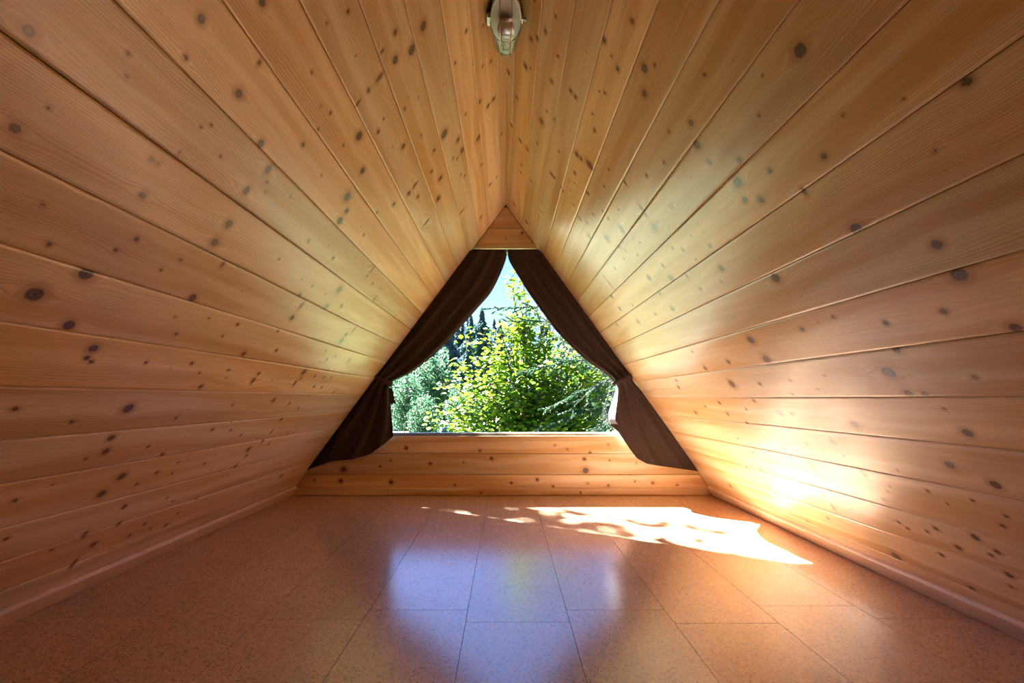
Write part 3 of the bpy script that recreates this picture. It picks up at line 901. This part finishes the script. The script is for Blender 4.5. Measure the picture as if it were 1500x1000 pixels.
# spruce beside the window: trunk out of sight, boughs reaching across the view
def spruce():
    base = (2.55, 6.1, GZ)
    root = empty('spruce_tree', base, label='dark spruce reaching needled boughs across the window from the sunlit side', category='tree')
    loc = np.array(base)
    v, f = tube([(0, 0, 0), (0.02, 0, 3), (0, 0.03, 6), (0, 0, 9)], [0.16, 0.13, 0.09, 0.02], 10)
    link('trunk', mesh('trunk', v, f), M['bark'], root)
    boughs = [((935, 470), (714, 452), 5.6, 1.0), ((940, 500), (742, 470), 5.7, 1.0), ((950, 530), (765, 545), 5.5, 1.0), ((960, 545), (800, 600), 5.4, 1.0), ((950, 480), (790, 500), 5.9, 1.0),
              ((960, 560), (870, 640), 5.3, .7), ((955, 430), (770, 405), 5.9, .9), ((960, 600), (840, 650), 5.5, 0.9), ((930, 400), (790, 440), 6.2, 1.0), ((960, 520), (820, 530), 6.0, 1.0),
              ((960, 590), (780, 632), 5.8, 1.0), ((905, 548), (832, 604), 5.0, 0.15), ((915, 570), (856, 596), 5.0, 0.1), ((915, 600), (865, 638), 5.0, 0.1)]
    for (x0, y0), (x1, y1), y, dens in boughs:
        p, q = np.array(at(x0, y0, y + 0.5)) - loc, np.array(at(x1, y1, y)) - loc
        L = np.linalg.norm(q - p)
        P = limb(p, q, 0.05, 12, 0.006)
        tw = [tube([(0, 0, P[0][2] - 0.25), P[0]], [0.03, 0.02], 6), tube(P, list(np.linspace(0.02, 0.004, 12)), 6)]
        C, Dv, Sz = [], [], []
        ax = (q - p) / L
        nt_ = int(34 * dens) + 3
        for k_ in range(nt_):
            t = 0.22 + 0.78 * (k_ + rng.random()) / nt_
            i = min(int(t * 11), 10)
            s0 = np.array(P[i]) + (np.array(P[i + 1]) - np.array(P[i])) * (t * 11 - i)
            sgn = 1 if k_ % 2 else -1
            side = np.cross(ax, (0, 0, 1)) * sgn * rng.uniform(0.3, 1.0) + np.array((0, 0, rng.uniform(-0.75, 0.25)))
            dr = ax * rng.uniform(0.5, 0.9) + side * 0.8
            dr /= np.linalg.norm(dr)
            ll = rng.uniform(0.10, 0.34) * (1.15 - 0.6 * t)
            e = s0 + dr * ll
            tw.append(tube([tuple(s0), tuple(e)], [0.004, 0.002], 4))
            m = int(ll / 0.0015)
            u = rng.random(m)[:, None]
            rad = unit(m)
            dd = dr * 0.7 + rad * 0.7
            C.append(s0 + (e - s0) * u + dd * 0.008); Dv.append(dd / np.linalg.norm(dd, axis=1)[:, None])
        # needles on the bough's own tip
        m = int(260 * dens)
        if m:
            u = 0.35 + 0.65 * rng.random(m)
            PP = np.array(P); i = np.minimum((u * 11).astype(int), 10)
            s0 = PP[i] + (PP[i + 1] - PP[i]) * (u * 11 - i)[:, None]
            dd = ax * 0.6 + unit(m) * 0.7
            C.append(s0 + dd * 0.008); Dv.append(dd / np.linalg.norm(dd, axis=1)[:, None])
        v, f = join(*tw)
        bo = link('bough', mesh('bough', v, f), M['bark'], root)
        C = np.concatenate(C); Dv = np.concatenate(Dv)
        leaves('needles', C, 0.033, M['needle'], bo, 0.2, 'needle', None, Dv)
spruce()

# far forest
def fir_mesh(h, r, n):
    C, Dv, Sz = [], [], []
    lev = np.sort(rng.random(n)) ** 0.9
    a = rng.random(n) * 2 * math.pi
    rad = r * (1 - lev) ** 0.85 * (0.35 + 0.65 * rng.random(n)) * (0.85 + 0.3 * np.sin(lev * 40))
    C = np.stack((np.cos(a) * rad, np.sin(a) * rad, h * (0.06 + 0.94 * lev) - 0.22 * rad), -1)
    Dv = np.stack((np.cos(a), np.sin(a), -0.55 + 0 * a), -1)
    sz = (0.55 + 0.55 * rng.random(n)) * (0.16 + 0.84 * (1 - lev)) * r * 0.36
    return C, Dv, sz
fir_protos = []
for k_ in range(3):
    C, Dv, sz = fir_mesh(1.0, 0.29, 6500)
    tmp = empty('fir_tree', (0, 0, 0))
    v, f = tube([(0, 0, 0), (0, 0, 0.95)], [0.014, 0.003], 6)
    link('trunk', mesh('trunk', v, f), M['bark'], tmp)
    leaves('needles', C, sz, M['fir'], tmp, 0.3, 'leaf', None, Dv)
    fir_protos.append(tmp)
def place(proto, first, loc, sc, rz, label, group, cat='tree'):
    if first:
        r_ = proto
    else:
        r_ = proto.copy(); COL.objects.link(r_)
        for ch in proto.children:
            c = ch.copy(); COL.objects.link(c); c.parent = r_
    r_.location = loc; r_.scale = sc; r_.rotation_euler = (0, 0, rz)
    r_['label'] = label; r_['category'] = cat; r_['group'] = group
FAR = 'distant fir in the dense dark forest behind the front firs'
spots = [(706, 451, 60, 'tallest fir in the forest gap beside the spruce bough'), (686, 500, 45, 'short fir standing in front of the tallest forest fir'), (592, 488, 60, 'fir rising behind the pale broadleaf trees'),
         (600, 515, 45, 'short fir near the tied curtain above the shed roof'), (656, 466, 74, FAR), (770, 478, 74, FAR), (732, 468, 89, 'fir whose top shows behind the spruce bough tip'), (615, 474, 89, FAR),
         (690, 461, 105, FAR), (800, 474, 105, FAR), (650, 464, 121, FAR), (756, 470, 121, FAR)]
for i, (px, py, y, lab) in enumerate(spots):
    x, _, ztop = at(px, py, y)
    h = ztop - GZ
    pr = fir_protos[i % 3]
    place(pr, i < 3, (x, y, GZ), (h * 0.9, h * 0.9, h), random.uniform(0, 6.28), lab, 'firs of the far forest')
# the massed forest behind them, too dense to count
C, Dv, Sz = [], [], []
for k_ in range(64):
    y = rng.uniform(138, 190)
    x, _, ztop = at(rng.uniform(480, 1000), rng.uniform(463, 484), y)
    h = ztop - GZ
    c, d_, z_ = fir_mesh(1.0, 0.22, 900)
    C.append(c * h + np.array((x, y, GZ))); Dv.append(d_); Sz.append(z_ * h * 1.7)
leaves('forest', np.concatenate(C), np.concatenate(Sz), M['fir'], None, 0.3, 'leaf', None, np.concatenate(Dv), label='dense dark blue-green forest massed behind the single firs', category='forest')
# paler broadleaf trees at the forest edge
def round_mesh(n):
    d = unit(n); r = rng.random(n) ** 0.45
    lump = 1 + 0.25 * np.sin(d[:, 0] * 7 + 1) * np.sin(d[:, 2] * 6)
    C = d * (r * lump)[:, None] * np.array((0.30, 0.30, 0.44)) + np.array((0, 0, 0.56))
    return C
tmp = empty('birch_tree', (0, 0, 0))
v, f = tube([(0, 0, 0), (0.01, 0, 0.4), (0, 0.01, 0.85)], [0.018, 0.012, 0.004], 6)
link('trunk', mesh('trunk', v, f), M['bark'], tmp)
C = round_mesh(5200)
leaves('foliage', C, rng.uniform(0.018, 0.040, len(C)), M['birch'], tmp, 0.3)
birches = [(634, 512, 36, 'largest pale broadleaf tree at the forest edge'), (596, 548, 30, 'pale broadleaf tree between the curtain and the largest one'), (560, 520, 40, 'pale broadleaf tree half behind the tied curtain'),
           (620, 580, 22, 'low pale bush-like tree above the shed roof'), (674, 566, 28, 'pale tree showing between lime leaves and the firs'),
           (850, 488, 24, 'pale green tree behind the crossing spruce boughs'), (945, 470, 20, 'pale green tree behind the tied curtain on the sunlit side'), (790, 500, 30, 'pale green tree right behind the lime leaved tree')]
for i, (px, py, y, lab) in enumerate(birches):
    x, _, ztop = at(px, py, y)
    h = ztop - GZ
    place(tmp, i == 0, (x, y, GZ), (h * 0.8, h * 0.8, h), i * 1.7, lab, 'broadleaf trees along the forest edge')

# low shed roof, sign and post on the lawn
sx, sy = at(592, 640, 26)[0], 26
zt = at(0, 631.5, 26)[2]
root = empty('garden_shed', (sx - 0.3, sy, GZ), label='low shed with a pale metal roof just above the window sill', category='shed')
hr = zt - GZ
v, f = box_vf((-1.1, -0.8, 0), (1.1, 0.8, hr - 0.3)); link('wall', mesh('wall', v, f), M['shed_wood'], root)
v = [(-1.3, -1.0, hr - 0.32), (1.5, -1.0, hr - 0.32), (1.5, 1.0, hr - 0.32), (-1.3, 1.0, hr - 0.32), (-0.9, 0, hr), (0.9, 0, hr)]
link('roof', mesh('roof', v, [(0, 1, 5, 4), (1, 2, 5), (2, 3, 4, 5), (3, 0, 4), (3, 2, 1, 0)]), M['roof_metal'], root)
v, f = box_vf((-0.4, -0.83, 0), (0.4, -0.8, hr - 0.5)); link('door', mesh('door', v, f), M['roof_metal'], root)
c = at(592.5, 623, 24)
root = empty('sign_post', (c[0], 24, GZ), label='small white sign on a post at the forest edge', category='sign')
v, f = tube([(0, 0, 0), (0, 0, c[2] - GZ + 0.05)], 0.03, 8); link('post', mesh('post', v, f), M['shed_wood'], root)
v, f = box_vf((-0.075, -0.05, c[2] - GZ - 0.09), (0.075, -0.03, c[2] - GZ + 0.09)); link('panel', mesh('panel', v, f), M['sign'], root)
